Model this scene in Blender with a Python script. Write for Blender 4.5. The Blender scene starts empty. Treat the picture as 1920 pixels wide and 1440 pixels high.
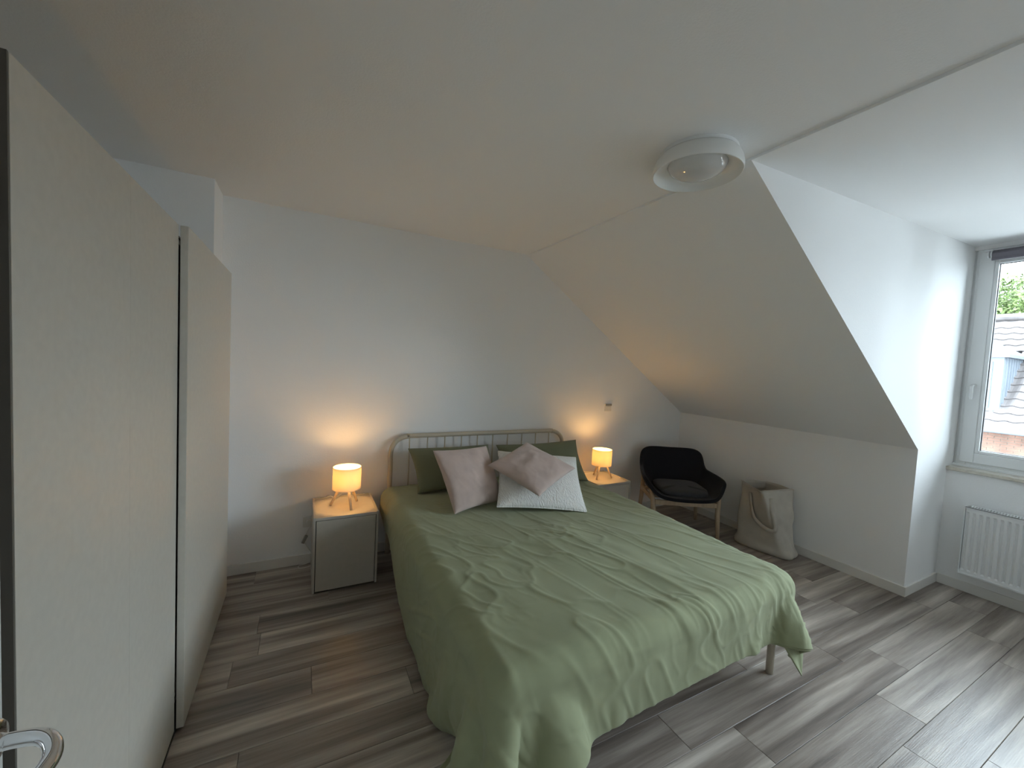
import bpy, bmesh, math, random
import numpy as np
from mathutils import Vector, Matrix

# ------------------------------------------------------------------ camera, sky, exposure
sc = bpy.context.scene
COL = sc.collection
H = 1.55
cam_d = bpy.data.cameras.new('camera')
cam_d.sensor_fit = 'HORIZONTAL'; cam_d.sensor_width = 36.0
cam_d.lens = 36.0 * 754.97 / 1920.0
cam_d.clip_start = 0.02; cam_d.clip_end = 200
cam = bpy.data.objects.new('camera', cam_d); COL.objects.link(cam)
_R = Vector((0.88733951, -0.45825764, 0.05126916)); _U = Vector((-0.0221254, 0.06874418, 0.99738894)); _F = Vector((0.46058556, 0.88615697, -0.05086029))
m = Matrix((( _R.x, _U.x, -_F.x, 0), (_R.y, _U.y, -_F.y, 0), (_R.z, _U.z, -_F.z, H), (0, 0, 0, 1)))
cam.matrix_world = m
sc.camera = cam

SKY = 8.0
LAMP = 52.0
world = bpy.data.worlds.new('overcast_sky'); sc.world = world
world.use_nodes = True
bg = world.node_tree.nodes['Background']
bg.inputs['Color'].default_value = (0.77, 0.895, 1.0, 1)
bg.inputs['Strength'].default_value = SKY
pd = bpy.data.lights.new('window_portal', 'AREA'); pd.shape = 'RECTANGLE'; pd.size = 2.7; pd.size_y = 1.65
pd.cycles.is_portal = True
po = bpy.data.objects.new('window_portal', pd); COL.objects.link(po)
po.location = (4.72, -0.2, 1.78)
po.rotation_euler = Vector((-1, 0, 0)).to_track_quat('-Z', 'Y').to_euler()

sc.view_settings.view_transform = 'Standard'
sc.view_settings.look = 'None'
sc.view_settings.exposure = 1.35
sc.view_settings.gamma = 1.0
sc.view_settings.use_curve_mapping = False
sc.cycles.use_denoising = True
sc.cycles.max_bounces = 9
sc.cycles.diffuse_bounces = 7
sc.cycles.use_adaptive_sampling = True
sc.cycles.adaptive_threshold = 0.015
sc.cycles.transparent_max_bounces = 12
sc.cycles.sample_clamp_indirect = 8.0
sc.cycles.caustics_reflective = False
sc.cycles.caustics_refractive = False

rng = random.Random(7)

# ------------------------------------------------------------------ materials
MATS = {}
def mat(name, color, rough=0.6, metal=0.0, spec=0.5, var=0.0, vscale=8.0, bump=0.0, bscale=60.0, vstretch=(1, 1, 1), sheen=0.0, coat=0.0):
    if name in MATS: return MATS[name]
    M = bpy.data.materials.new(name); M.use_nodes = True
    nt = M.node_tree; b = nt.nodes['Principled BSDF']
    b.inputs['Base Color'].default_value = (*color, 1)
    b.inputs['Roughness'].default_value = rough
    b.inputs['Metallic'].default_value = metal
    b.inputs['Specular IOR Level'].default_value = spec
    if sheen: b.inputs['Sheen Weight'].default_value = sheen; b.inputs['Sheen Roughness'].default_value = 0.5
    if coat: b.inputs['Coat Weight'].default_value = coat
    if var or bump:
        tc = nt.nodes.new('ShaderNodeTexCoord'); mp = nt.nodes.new('ShaderNodeMapping')
        mp.inputs['Scale'].default_value = vstretch
        nt.links.new(tc.outputs['Object'], mp.inputs['Vector'])
    if var:
        n = nt.nodes.new('ShaderNodeTexNoise'); n.inputs['Scale'].default_value = vscale; n.inputs['Detail'].default_value = 5
        nt.links.new(mp.outputs['Vector'], n.inputs['Vector'])
        r = nt.nodes.new('ShaderNodeValToRGB')
        r.color_ramp.elements[0].position = 0.3; r.color_ramp.elements[1].position = 0.7
        r.color_ramp.elements[0].color = (*[c * (1 - var) for c in color], 1)
        r.color_ramp.elements[1].color = (*[min(1, c * (1 + var)) for c in color], 1)
        nt.links.new(n.outputs['Fac'], r.inputs['Fac']); nt.links.new(r.outputs['Color'], b.inputs['Base Color'])
    if bump:
        n2 = nt.nodes.new('ShaderNodeTexNoise'); n2.inputs['Scale'].default_value = bscale; n2.inputs['Detail'].default_value = 4
        nt.links.new(mp.outputs['Vector'], n2.inputs['Vector'])
        bp = nt.nodes.new('ShaderNodeBump'); bp.inputs['Strength'].default_value = bump; bp.inputs['Distance'].default_value = 0.01
        nt.links.new(n2.outputs['Fac'], bp.inputs['Height']); nt.links.new(bp.outputs['Normal'], b.inputs['Normal'])
    MATS[name] = M
    return M

def plank_material():
    M = bpy.data.materials.new('grey_brown_plank'); M.use_nodes = True
    nt = M.node_tree; b = nt.nodes['Principled BSDF']; L = nt.links.new
    tc = nt.nodes.new('ShaderNodeTexCoord'); oi = nt.nodes.new('ShaderNodeObjectInfo')
    mul = nt.nodes.new('ShaderNodeMath'); mul.operation = 'MULTIPLY'; mul.inputs[1].default_value = 37.0
    L(oi.outputs['Random'], mul.inputs[0])
    add = nt.nodes.new('ShaderNodeVectorMath'); add.operation = 'ADD'
    L(tc.outputs['Object'], add.inputs[0]); L(mul.outputs[0], add.inputs[1])
    def noise(scale, sx, sy, det, rough=0.55, dist=0.0):
        mp = nt.nodes.new('ShaderNodeMapping'); mp.inputs['Scale'].default_value = (sx, sy, 1)
        L(add.outputs[0], mp.inputs['Vector'])
        n = nt.nodes.new('ShaderNodeTexNoise'); n.inputs['Scale'].default_value = scale; n.inputs['Detail'].default_value = det
        n.inputs['Roughness'].default_value = rough; n.inputs['Distortion'].default_value = dist
        L(mp.outputs[0], n.inputs['Vector']); return n
    broad = noise(1.0, 0.8, 13.0, 2.0, 0.5, 0.4)
    mid = noise(1.0, 2.2, 48.0, 4.0, 0.6, 0.3)
    fine = noise(1.0, 9.0, 260.0, 3.0)
    def mth(op, a, bb):
        n = nt.nodes.new('ShaderNodeMath'); n.operation = op
        for i, v in enumerate((a, bb)):
            if isinstance(v, (int, float)): n.inputs[i].default_value = v
            else: L(v, n.inputs[i])
        return n.outputs[0]
    v = mth('MULTIPLY', broad.outputs['Fac'], 1.15)
    v = mth('ADD', v, mth('MULTIPLY', mid.outputs['Fac'], 0.42))
    v = mth('ADD', v, mth('MULTIPLY', fine.outputs['Fac'], 0.18))
    v = mth('ADD', v, mth('MULTIPLY', oi.outputs['Random'], 0.22))
    r = nt.nodes.new('ShaderNodeValToRGB'); e = r.color_ramp.elements
    v = mth('MULTIPLY', v, 0.5)
    e[0].position = 0.31; e[0].color = (0.105, 0.083, 0.070, 1)
    e[1].position = 0.66; e[1].color = (0.62, 0.555, 0.49, 1)
    x = e.new(0.44); x.color = (0.245, 0.203, 0.174, 1)
    x = e.new(0.55); x.color = (0.41, 0.356, 0.308, 1)
    L(v, r.inputs['Fac']); L(r.outputs['Color'], b.inputs['Base Color'])
    b.inputs['Roughness'].default_value = 0.34
    b.inputs['Specular IOR Level'].default_value = 0.5
    bp = nt.nodes.new('ShaderNodeBump'); bp.inputs['Strength'].default_value = 0.12; bp.inputs['Distance'].default_value = 0.004
    L(fine.outputs['Fac'], bp.inputs['Height']); L(bp.outputs['Normal'], b.inputs['Normal'])
    return M

PAINT = mat('white_wall_paint', (0.87, 0.867, 0.86), 0.85, bump=0.12, bscale=170.0, spec=0.25)
PAINTC = mat('white_ceiling_paint', (0.87, 0.868, 0.865), 0.9, bump=0.10, bscale=140.0, spec=0.2)
SKIRT = mat('white_skirting_paint', (0.76, 0.74, 0.70), 0.45)
PLANK = plank_material()
SUB = mat('dark_subfloor', (0.035, 0.03, 0.028), 0.9)
GREIGE = mat('greige_melamine', (0.60, 0.565, 0.50), 0.42, var=0.03, vscale=40, bump=0.03, bscale=400)
GREIGE_N = mat('greige_melamine_nightstand', (0.45, 0.405, 0.345), 0.5, var=0.03, vscale=30)
DARKGAP = mat('black_profile', (0.012, 0.012, 0.012), 0.5)
EDGESHADE = mat('painted_edge_shade', (0.12, 0.11, 0.095), 0.5)  # shade of the gap by the room door, put into the colour
CHROME = mat('polished_chrome', (0.80, 0.80, 0.82), 0.06, metal=1.0)
PVC = mat('white_window_plastic', (0.80, 0.81, 0.81), 0.35)
STONE = mat('cream_stone_sill', (0.62, 0.58, 0.50), 0.35, var=0.12, vscale=30)
ENAMEL = mat('white_enamel', (0.80, 0.81, 0.81), 0.3)
BEDMETAL = mat('beige_lacquered_steel', (0.52, 0.46, 0.36), 0.4)
DUVET = mat('sage_green_cotton', (0.295, 0.316, 0.190), 0.85, var=0.05, vscale=5, bump=0.10, bscale=900, sheen=0.15, spec=0.2)
PILLOWG = mat('olive_green_cotton', (0.185, 0.190, 0.115), 0.85, var=0.05, vscale=6, bump=0.10, bscale=900, sheen=0.1, spec=0.2)
PINK = mat('dusty_pink_velvet', (0.55, 0.43, 0.385), 0.9, var=0.10, vscale=9, bump=0.06, bscale=500, sheen=0.35, spec=0.15)
WHITEC = mat('white_quilted_cotton', (0.86, 0.85, 0.82), 0.9, bump=0.95, bscale=58, spec=0.15, vstretch=(2.2, 0.9, 0.6))
SHEET = mat('white_sheet', (0.75, 0.73, 0.69), 0.9)
MATTRESS = mat('greige_mattress_ticking', (0.33, 0.28, 0.23), 0.95, bump=0.15, bscale=300)
WOOD = mat('pale_ash_wood', (0.50, 0.38, 0.26), 0.5, var=0.12, vscale=6, vstretch=(9, 9, 1))
LWOOD = mat('pale_pine_lamp_leg', (0.62, 0.46, 0.29), 0.5, var=0.1, vscale=6, vstretch=(9, 9, 1))
BLACKF = mat('black_wool_upholstery', (0.013, 0.013, 0.017), 0.95, bump=0.25, bscale=700, sheen=0.12, spec=0.2)
GREYF = mat('dark_grey_wool_upholstery', (0.045, 0.045, 0.05), 0.95, var=0.15, vscale=120, bump=0.25, bscale=700, sheen=0.1, spec=0.2)
CANVAS = mat('natural_canvas', (0.52, 0.48, 0.42), 0.95, var=0.05, vscale=14, bump=0.2, bscale=600, spec=0.15)
WPLASTIC = mat('white_plastic', (0.72, 0.70, 0.66), 0.4)
GPLASTIC = mat('grey_plastic', (0.30, 0.29, 0.27), 0.45)
BLINDF = mat('grey_violet_blind_fabric', (0.165, 0.15, 0.175), 0.8)
DOORP = mat('white_door_lacquer', (0.70, 0.71, 0.69), 0.35)
OPAL = mat('white_opal_glass', (0.80, 0.80, 0.78), 0.35, coat=0.2)
LENS = mat('clear_white_glass_lens', (0.62, 0.62, 0.61), 0.08, spec=0.6, coat=0.6)
TILE = mat('weathered_roof_tile', (0.078, 0.067, 0.065), 0.8, var=0.25, vscale=3, bump=0.2, bscale=40)
ZINC = mat('pale_zinc_cladding', (0.088, 0.098, 0.112), 0.5, var=0.05, vscale=2)
BRICK = mat('red_brick', (0.13, 0.066, 0.045), 0.9, var=0.35, vscale=4)
MORTAR = mat('pale_mortar', (0.14, 0.12, 0.10), 0.9)
LEAF = mat('bright_green_leaf', (0.075, 0.11, 0.025), 0.7, var=0.35, vscale=1.2)
BARK = mat('brown_bark', (0.05, 0.035, 0.025), 0.9, var=0.3)
ROAD = mat('pale_street_paving', (0.52, 0.52, 0.51), 0.9, var=0.2, vscale=2)
OUTWHITE = mat('grey_white_outdoor_frame', (0.115, 0.12, 0.125), 0.5)
DGLASS = mat('dark_window_glass', (0.04, 0.05, 0.06), 0.05, spec=0.8)

def emis(name, color, strength):
    M = bpy.data.materials.new(name); M.use_nodes = True
    nt = M.node_tree; nt.nodes.remove(nt.nodes['Principled BSDF'])
    e = nt.nodes.new('ShaderNodeEmission'); e.inputs['Color'].default_value = (*color, 1); e.inputs['Strength'].default_value = strength
    nt.links.new(e.outputs[0], nt.nodes['Material Output'].inputs['Surface']); return M
BULB = emis('warm_glowing_bulb', (1.0, 0.57, 0.19), LAMP)

def shade_material():
    M = bpy.data.materials.new('cream_fabric_shade'); M.use_nodes = True
    nt = M.node_tree; nt.nodes.remove(nt.nodes['Principled BSDF'])
    t = nt.nodes.new('ShaderNodeBsdfTranslucent'); t.inputs['Color'].default_value = (0.80, 0.70, 0.52, 1)
    d = nt.nodes.new('ShaderNodeBsdfDiffuse'); d.inputs['Color'].default_value = (0.80, 0.76, 0.68, 1)
    mx = nt.nodes.new('ShaderNodeMixShader'); mx.inputs[0].default_value = 0.66
    nt.links.new(t.outputs[0], mx.inputs[1]); nt.links.new(d.outputs[0], mx.inputs[2])
    nt.links.new(mx.outputs[0], nt.nodes['Material Output'].inputs['Surface']); return M
SHADE = shade_material()

def glass_material():
    M = bpy.data.materials.new('clear_window_glass'); M.use_nodes = True
    nt = M.node_tree; nt.nodes.remove(nt.nodes['Principled BSDF'])
    t = nt.nodes.new('ShaderNodeBsdfTransparent'); t.inputs['Color'].default_value = (0.95, 0.97, 0.97, 1)
    g = nt.nodes.new('ShaderNodeBsdfGlossy'); g.inputs['Roughness'].default_value = 0.01
    fr = nt.nodes.new('ShaderNodeFresnel'); fr.inputs['IOR'].default_value = 1.25
    mx = nt.nodes.new('ShaderNodeMixShader')
    nt.links.new(fr.outputs[0], mx.inputs[0]); nt.links.new(t.outputs[0], mx.inputs[1]); nt.links.new(g.outputs[0], mx.inputs[2])
    nt.links.new(mx.outputs[0], nt.nodes['Material Output'].inputs['Surface']); return M
GLASS = glass_material()

# ------------------------------------------------------------------ mesh helpers
def link(name, me, material, parent=None, smooth=False, loc=None):
    o = bpy.data.objects.new(name, me)
    if material is not None and not me.materials: me.materials.append(material)
    COL.objects.link(o)
    if parent is not None: o.parent = parent
    if loc is not None: o.location = loc
    if smooth:
        me.polygons.foreach_set('use_smooth', [True] * len(me.polygons))
    return o

def bm_obj(name, bm, material, parent=None, smooth=False, loc=None):
    bmesh.ops.recalc_face_normals(bm, faces=bm.faces[:])
    me = bpy.data.meshes.new(name); bm.to_mesh(me); bm.free()
    return link(name, me, material, parent, smooth, loc)

def add_box(bm, x0, x1, y0, y1, z0, z1, bev=0.0, seg=2):
    vs = [bm.verts.new(c) for c in ((x0, y0, z0), (x1, y0, z0), (x1, y1, z0), (x0, y1, z0), (x0, y0, z1), (x1, y0, z1), (x1, y1, z1), (x0, y1, z1))]
    fs = [bm.faces.new([vs[i] for i in q]) for q in ((0, 3, 2, 1), (4, 5, 6, 7), (0, 1, 5, 4), (1, 2, 6, 5), (2, 3, 7, 6), (3, 0, 4, 7))]
    if bev:
        es = list({e for f in fs for e in f.edges})
        bmesh.ops.bevel(bm, geom=es, offset=bev, segments=seg, profile=0.5, affect='EDGES')

def box(name, x0, x1, y0, y1, z0, z1, material, parent=None, bev=0.0):
    bm = bmesh.new(); add_box(bm, x0, x1, y0, y1, z0, z1, bev)
    return bm_obj(name, bm, material, parent)

def prism(bm, pts, axis, a, b):
    """pts 2D polygon extruded along axis ('x','y','z') from a to b"""
    def P(p, t):
        return {'y': (p[0], t, p[1]), 'x': (t, p[0], p[1]), 'z': (p[0], p[1], t)}[axis]
    A = [bm.verts.new(P(p, a)) for p in pts]; B = [bm.verts.new(P(p, b)) for p in pts]
    n = len(pts)
    bm.faces.new(A); bm.faces.new(B[::-1])
    for i in range(n): bm.faces.new((A[i], B[i], B[(i + 1) % n], A[(i + 1) % n]))

def tube(bm, path, radii, seg=12, caps=True):
    path = [Vector(p) for p in path]
    if isinstance(radii, (int, float)): radii = [radii] * len(path)
    rings = []; up = None
    for i, p in enumerate(path):
        t = (path[min(i + 1, len(path) - 1)] - path[max(i - 1, 0)]).normalized()
        if up is None:
            up = Vector((0, 0, 1)) if abs(t.z) < 0.9 else Vector((1, 0, 0))
        a = (up - t * up.dot(t)).normalized(); b = t.cross(a); up = a
        rings.append([bm.verts.new(p + (a * math.cos(2 * math.pi * k / seg) + b * math.sin(2 * math.pi * k / seg)) * radii[i]) for k in range(seg)])
    for r0, r1 in zip(rings, rings[1:]):
        for k in range(seg): bm.faces.new((r0[k], r0[(k + 1) % seg], r1[(k + 1) % seg], r1[k]))
    if caps: bm.faces.new(rings[0][::-1]); bm.faces.new(rings[-1])

def lathe(bm, prof, c=(0, 0, 0), seg=48, closed=False):
    rings = []
    for r, z in prof:
        if r < 1e-6: rings.append([bm.verts.new((c[0], c[1], c[2] + z))])
        else: rings.append([bm.verts.new((c[0] + r * math.cos(2 * math.pi * k / seg), c[1] + r * math.sin(2 * math.pi * k / seg), c[2] + z)) for k in range(seg)])
    pr = list(zip(rings, rings[1:]))
    if closed: pr.append((rings[-1], rings[0]))
    for a, b in pr:
        for k in range(seg):
            k2 = (k + 1) % seg
            if len(a) == 1 and len(b) == 1: continue
            if len(a) == 1: bm.faces.new((a[0], b[k2], b[k]))
            elif len(b) == 1: bm.faces.new((a[k], a[k2], b[0]))
            else: bm.faces.new((a[k], a[k2], b[k2], b[k]))

def smooth_path(pts, n=6, closed=False):
    P = [Vector(p) for p in pts]; out = []
    N = len(P)
    rngN = range(N if closed else N - 1)
    for i in rngN:
        p0 = P[(i - 1) % N] if (closed or i > 0) else P[0]
        p1 = P[i]; p2 = P[(i + 1) % N]
        p3 = P[(i + 2) % N] if (closed or i + 2 < N) else P[-1]
        for k in range(n):
            t = k / n
            out.append(0.5 * ((2 * p1) + (p2 - p0) * t + (2 * p0 - 5 * p1 + 4 * p2 - p3) * t * t + (3 * p1 - p0 - 3 * p2 + p3) * t ** 3))
    if not closed: out.append(P[-1])
    return out

def thing(name, label, cat, loc=(0, 0, 0), rz=0.0, group=None):
    o = bpy.data.objects.new(name, None); COL.objects.link(o)
    o.empty_display_size = 0.1
    o.location = loc; o.rotation_euler = (0, 0, rz)
    o['label'] = label; o['category'] = cat
    if group: o['group'] = group
    return o

def tag(o, label, cat, group=None):
    o['label'] = label; o['category'] = cat
    if group: o['group'] = group
    return o

def struct(o, label, cat):
    o['kind'] = 'structure'; o['label'] = label; o['category'] = cat; return o

def vnoise(x, y, seed=0):
    rs = np.random.RandomState(seed); G = rs.rand(64, 64)
    xi = np.floor(x).astype(int); yi = np.floor(y).astype(int); fx = x - xi; fy = y - yi
    fx = fx * fx * fx * (fx * (fx * 6 - 15) + 10); fy = fy * fy * fy * (fy * (fy * 6 - 15) + 10)
    g = lambda a, b: G[a % 64, b % 64]
    return (g(xi, yi) * (1 - fx) + g(xi + 1, yi) * fx) * (1 - fy) + (g(xi, yi + 1) * (1 - fx) + g(xi + 1, yi + 1) * fx) * fy

def grid_mesh(name, P, material, parent=None, smooth=True, flip=False):
    """P: (n,m,3) array"""
    n, mm = P.shape[:2]
    idx = np.arange(n * mm).reshape(n, mm)
    q = np.stack([idx[:-1, :-1], idx[1:, :-1], idx[1:, 1:], idx[:-1, 1:]], -1).reshape(-1, 4)
    if flip: q = q[:, ::-1]
    me = bpy.data.meshes.new(name)
    me.from_pydata(P.reshape(-1, 3).tolist(), [], q.tolist())
    me.update()
    return link(name, me, material, parent, smooth)

# ------------------------------------------------------------------ the room
YB, XK, XF, ZC, ZK, YD, XW = 3.249, 3.929, 1.786, 2.540, 1.081, 1.193, 4.497
YN = -1.6  # unseen dormer length added behind the camera for extra daylight
ZL = 2.528   # underside of the sloped boards at the fold

fl = struct(box('floor', -1.25, 4.75, YN - 0.15, 3.45, -0.16, -0.0085, SUB), 'grey brown wood plank floor running the width of the bedroom', 'floor')
PW, PL, Y0 = 0.1843, 1.231, 0.657
joint = {-1: 2.32, 0: 2.566, 1: 2.951, 2: 2.684, 3: 3.346, 4: 3.19, 5: -0.187, 7: 0.067, 8: -0.278, 10: -0.194, 13: -0.262}
plank_cache = {}
for k in range(-17, 15):
    y0 = max(Y0 + k * PW, YN); y1 = min(Y0 + (k + 1) * PW, YB)
    if y1 - y0 < 0.01: continue
    j = joint.get(k, rng.uniform(0, PL))
    x = j - math.ceil((j + 1.06) / PL) * PL
    while x < XW:
        x0 = max(x, -1.06); x1 = min(x + PL, XW); x += PL
        if x1 - x0 < 0.02: continue
        key = (round(x1 - x0, 3), round(y1 - y0, 3))
        if key not in plank_cache:
            bm = bmesh.new(); g = 0.0006; c = 0.0012; a, b = key[0] / 2, key[1] / 2
            lo = [bm.verts.new((sx * (a - g), sy * (b - g), -0.008)) for sx, sy in ((-1, -1), (1, -1), (1, 1), (-1, 1))]
            mi = [bm.verts.new((sx * (a - g), sy * (b - g), -c)) for sx, sy in ((-1, -1), (1, -1), (1, 1), (-1, 1))]
            hi = [bm.verts.new((sx * (a - g - c), sy * (b - g - c), 0)) for sx, sy in ((-1, -1), (1, -1), (1, 1), (-1, 1))]
            for A, B in ((lo, mi), (mi, hi)):
                for i in range(4): bm.faces.new((A[i], A[(i + 1) % 4], B[(i + 1) % 4], B[i]))
            bm.faces.new(hi)
            me = bpy.data.meshes.new('plank'); bm.to_mesh(me); bm.free(); me.materials.append(PLANK)
            plank_cache[key] = me
        o = bpy.data.objects.new('plank', plank_cache[key]); COL.objects.link(o); o.parent = fl
        o.location = ((x0 + x1) / 2, (y0 + y1) / 2, 0)

struct(box('wall_back', -1.25, 4.15, YB, YB + 0.16, -0.0085, 2.75, PAINT), 'white plastered wall behind the bed headboard', 'wall')
struct(box('wall_right', XK, XK + 0.16, YD + 0.137, YB, -0.0085, ZK + 0.02, PAINT), 'low white knee wall under the sloped ceiling', 'wall')
bm = bmesh.new()
nrm = Vector((-(ZK - ZL), XK - XF)).normalized() * 0.2
prism(bm, [(XF, ZL), (XK, ZK), (XK + nrm.x + 0.12, ZK + nrm.y - 0.07), (XF + nrm.x, ZL + nrm.y), (XF, ZL + 0.22)], 'y', YD + 0.137, YB)
struct(bm_obj('ceiling_slope', bm, PAINTC), 'sloped white attic ceiling above the armchair', 'ceiling')
bm = bmesh.new()
prism(bm, [(XF, ZL), (XK, ZK), (XK, -0.0085), (4.77, -0.0085), (4.77, 2.95), (XF, 2.95)], 'y', YD, YD + 0.137)
struct(bm_obj('wall_dormer', bm, PAINT), 'white dormer cheek wall beside the window', 'wall')
bm = bmesh.new()
prism(bm, [(XF, ZL), (4.77, 2.640), (4.77, 2.95), (XF, 2.95)], 'y', YN - 0.15, YD)
struct(bm_obj('ceiling_dormer', bm, PAINTC), 'white ceiling of the dormer in front of the window', 'ceiling')
struct(box('wall_window', XW, 4.75, YN, YD, -0.0085, 0.899, PAINT), 'white wall below the window behind the radiator', 'wall')
struct(box('wall_lintel', 4.60, 4.75, YN, YD, 2.602, 2.66, PAINT), 'narrow white lintel above the window', 'wall')
struct(box('ceiling', -1.25, XF, YN - 0.15, YB, ZC, 2.75, PAINTC), 'flat white ceiling above the bed and wardrobe', 'ceiling')
struct(box('wall_front', -0.5, 4.75, YN - 0.15, YN, -0.0085, 2.75, PAINT), 'white wall behind the camera', 'wall')
struct(box('wall_left', -0.52, -0.38, YN, 0.82, -0.0085, ZC, PAINT), 'white wall holding the room door left of the camera', 'wall')
struct(box('wall_niche', -1.06, -0.52, 0.70, 0.82, -0.0085, ZC, PAINT), 'white return wall at the near end of the wardrobe', 'wall')
struct(box('wall_wardrobe', -1.22, -1.06, 0.70, YB, -0.0085, ZC, PAINT), 'white wall behind the wardrobe', 'wall')
struct(box('wall_chimney', -1.06, -0.486, 2.975, YB, -0.0085, ZC, PAINT), 'white chimney breast beyond the far end of the wardrobe', 'wall')

def baseboard(name, x0, x1, y0, y1, label):
    return struct(box(name, x0, x1, y0, y1, 0.0, 0.072, SKIRT, bev=0.002), label, 'baseboard')
baseboard('baseboard_back', -0.486, XK - 0.014, YB - 0.014, YB, 'white baseboard along the wall behind the bed')
baseboard('baseboard_right', XK - 0.014, XK, YD - 0.014, YB - 0.014, 'white baseboard along the knee wall beside the canvas bag')
baseboard('baseboard_dormer', XK, XW - 0.014, YD - 0.014, YD, 'short white baseboard on the dormer cheek wall')
baseboard('baseboard_window', XW - 0.014, XW, YN, YD - 0.014, 'white baseboard below the radiator')
baseboard('baseboard_front', -0.38, XW - 0.014, YN, YN + 0.014, 'white baseboard behind the camera')

# ------------------------------------------------------------------ window
def frame_rect(bm, x0, x1, y0, y1, z0, z1, w, bev=0.004):
    add_box(bm, x0, x1, y0, y0 + w, z0, z1, bev); add_box(bm, x0, x1, y1 - w, y1, z0, z1, bev)
    add_box(bm, x0, x1, y0 + w, y1 - w, z0, z0 + w, bev); add_box(bm, x0, x1, y0 + w, y1 - w, z1 - w, z1, bev)
bm = bmesh.new()
WY0, WY1, WZ0, WZ1 = -1.59, 1.178, 0.940, 2.603  # window carried on out of view to add fill light
frame_rect(bm, 4.612, 4.70, WY0, WY1, WZ0, WZ1, 0.055)
for ym in (0.24, -0.64): add_box(bm, 4.612, 4.70, ym, ym + 0.07, WZ0 + 0.05, WZ1 - 0.05, 0.004)
add_box(bm, 4.605, 4.72, WY0, YD, 0.926, 0.944, 0.002)
add_box(bm, 4.63, 4.72, WY1 - 0.01, YD, 0.93, 2.61, 0.0)
win = struct(bm_obj('window_1', bm, PVC), 'white plastic framed window in the dormer', 'window')
for (a, b) in ((0.285, 1.160), (-0.595, 0.265), (-1.57, -0.615)):
    bm = bmesh.new(); frame_rect(bm, 4.597, 4.66, a, b, 0.966, 2.585, 0.078, 0.005)
    s = bm_obj('sash', bm, PVC, win)
    bm = bmesh.new(); frame_rect(bm, 4.603, 4.65, a + 0.078, b - 0.078, 1.044, 2.507, 0.022, 0.004)
    bm_obj('glazing_bead', bm, PVC, s)
    bm = bmesh.new(); frame_rect(bm, 4.626, 4.642, a + 0.098, b - 0.098, 1.064, 2.487, 0.006, 0)
    bm_obj('seal', bm, DARKGAP, s)
    box('pane', 4.628, 4.634, a + 0.1, b - 0.1, 1.066, 2.485, GLASS, s)
bm = bmesh.new()
tube(bm, [(4.597, 1.119, 1.560), (4.588, 1.119, 1.560)], 0.017, 20)
tube(bm, [(4.590, 1.119, 1.560), (4.560, 1.119, 1.560)], 0.009, 14)
tube(bm, smooth_path([(4.568, 1.119, 1.563), (4.552, 1.119, 1.556), (4.549, 1.119, 1.535), (4.549, 1.119, 1.455)], 5), [0.010] * 15 + [0.008], 14)
o = bm_obj('window_handle', bm, ENAMEL, win, smooth=False); o['label'] = 'white lever handle on the window sash'
o = box('window_sill', 4.478, 4.612, YN, YD, 0.899, 0.926, STONE, win, bev=0.003); o['label'] = 'cream stone window sill'

bl = thing('roller_blind', 'rolled up grey violet roller blind at the top of the window', 'blind', (4.56, 0.1, 2.55))
bm = bmesh.new(); tube(bm, [(0, 0.985, 0), (0, -1.65, 0)], 0.026, 20); bm_obj('roller', bm, BLINDF, bl, True)
bm = bmesh.new(); add_box(bm, -0.027, -0.0255, -1.65, 0.985, -0.036, 0.0); bm_obj('fabric', bm, BLINDF, bl)
bm = bmesh.new(); add_box(bm, -0.032, -0.021, -1.65, 0.985, -0.052, -0.034, 0.002); bm_obj('bottom_bar', bm, BLINDF, bl)
for y in (0.988, 1.003):
    bm = bmesh.new(); tube(bm, [(0, y, 0), (0, y + 0.007, 0)], 0.026, 20); bm_obj('bracket_disc', bm, ENAMEL, bl)
bm = bmesh.new(); add_box(bm, -0.01, 0.036, 0.985, 1.03, 0.024, 0.034); bm_obj('bracket', bm, ENAMEL, bl)

# ------------------------------------------------------------------ radiator
ry0, ry1, rz0, rz1 = -0.17, 1.047, 0.160, 0.665
rd = thing('radiator', 'white ribbed panel radiator below the window', 'radiator', (4.43, (ry0 + ry1) / 2, 0.0))
oy = (ry0 + ry1) / 2
prof = []; pitch = 0.0333; nrib = 36; ys = -0.6
for i in range(nrib):
    y = ys + i * pitch
    prof += [(y, 0.0), (y + pitch * 0.42, 0.0), (y + pitch * 0.55, 0.011), (y + pitch * 0.87, 0.011)]
prof.append((ys + nrib * pitch, 0.0))
bm = bmesh.new(); zs = [rz0 + 0.012, rz0 + 0.030, rz0 + 0.040, rz1 - 0.048, rz1 - 0.036, rz1 - 0.012]
wt = [0, 0, 1, 1, 0, 0]
V = [[bm.verts.new((-0.047 + d * w, y, z)) for (y, d) in prof] for z, w in zip(zs, wt)]
for a, b in zip(V, V[1:]):
    for i in range(len(a) - 1): bm.faces.new((a[i], a[i + 1], b[i + 1], b[i]))
o = bm_obj('ribbed_front', bm, ENAMEL, rd)
hw = (ry1 - ry0) / 2
for y in (-hw, hw - 0.006): box('side_panel', -0.052, 0.045, y, y + 0.006, rz0, rz1, ENAMEL, rd, bev=0.002)
bm = bmesh.new(); add_box(bm, -0.050, -0.046, -hw + 0.006, hw - 0.006, rz0, rz0 + 0.013); add_box(bm, -0.050, -0.046, -hw + 0.006, hw - 0.006, rz1 - 0.013, rz1)
add_box(bm, -0.046, 0.04, -hw + 0.006, hw - 0.006, rz0 + 0.02, rz0 + 0.03)
bm_obj('edge_strip', bm, ENAMEL, rd)
box('rear_panel', 0.02, 0.04, -hw + 0.006, hw - 0.006, rz0 + 0.03, rz1 - 0.03, ENAMEL, rd)
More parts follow.
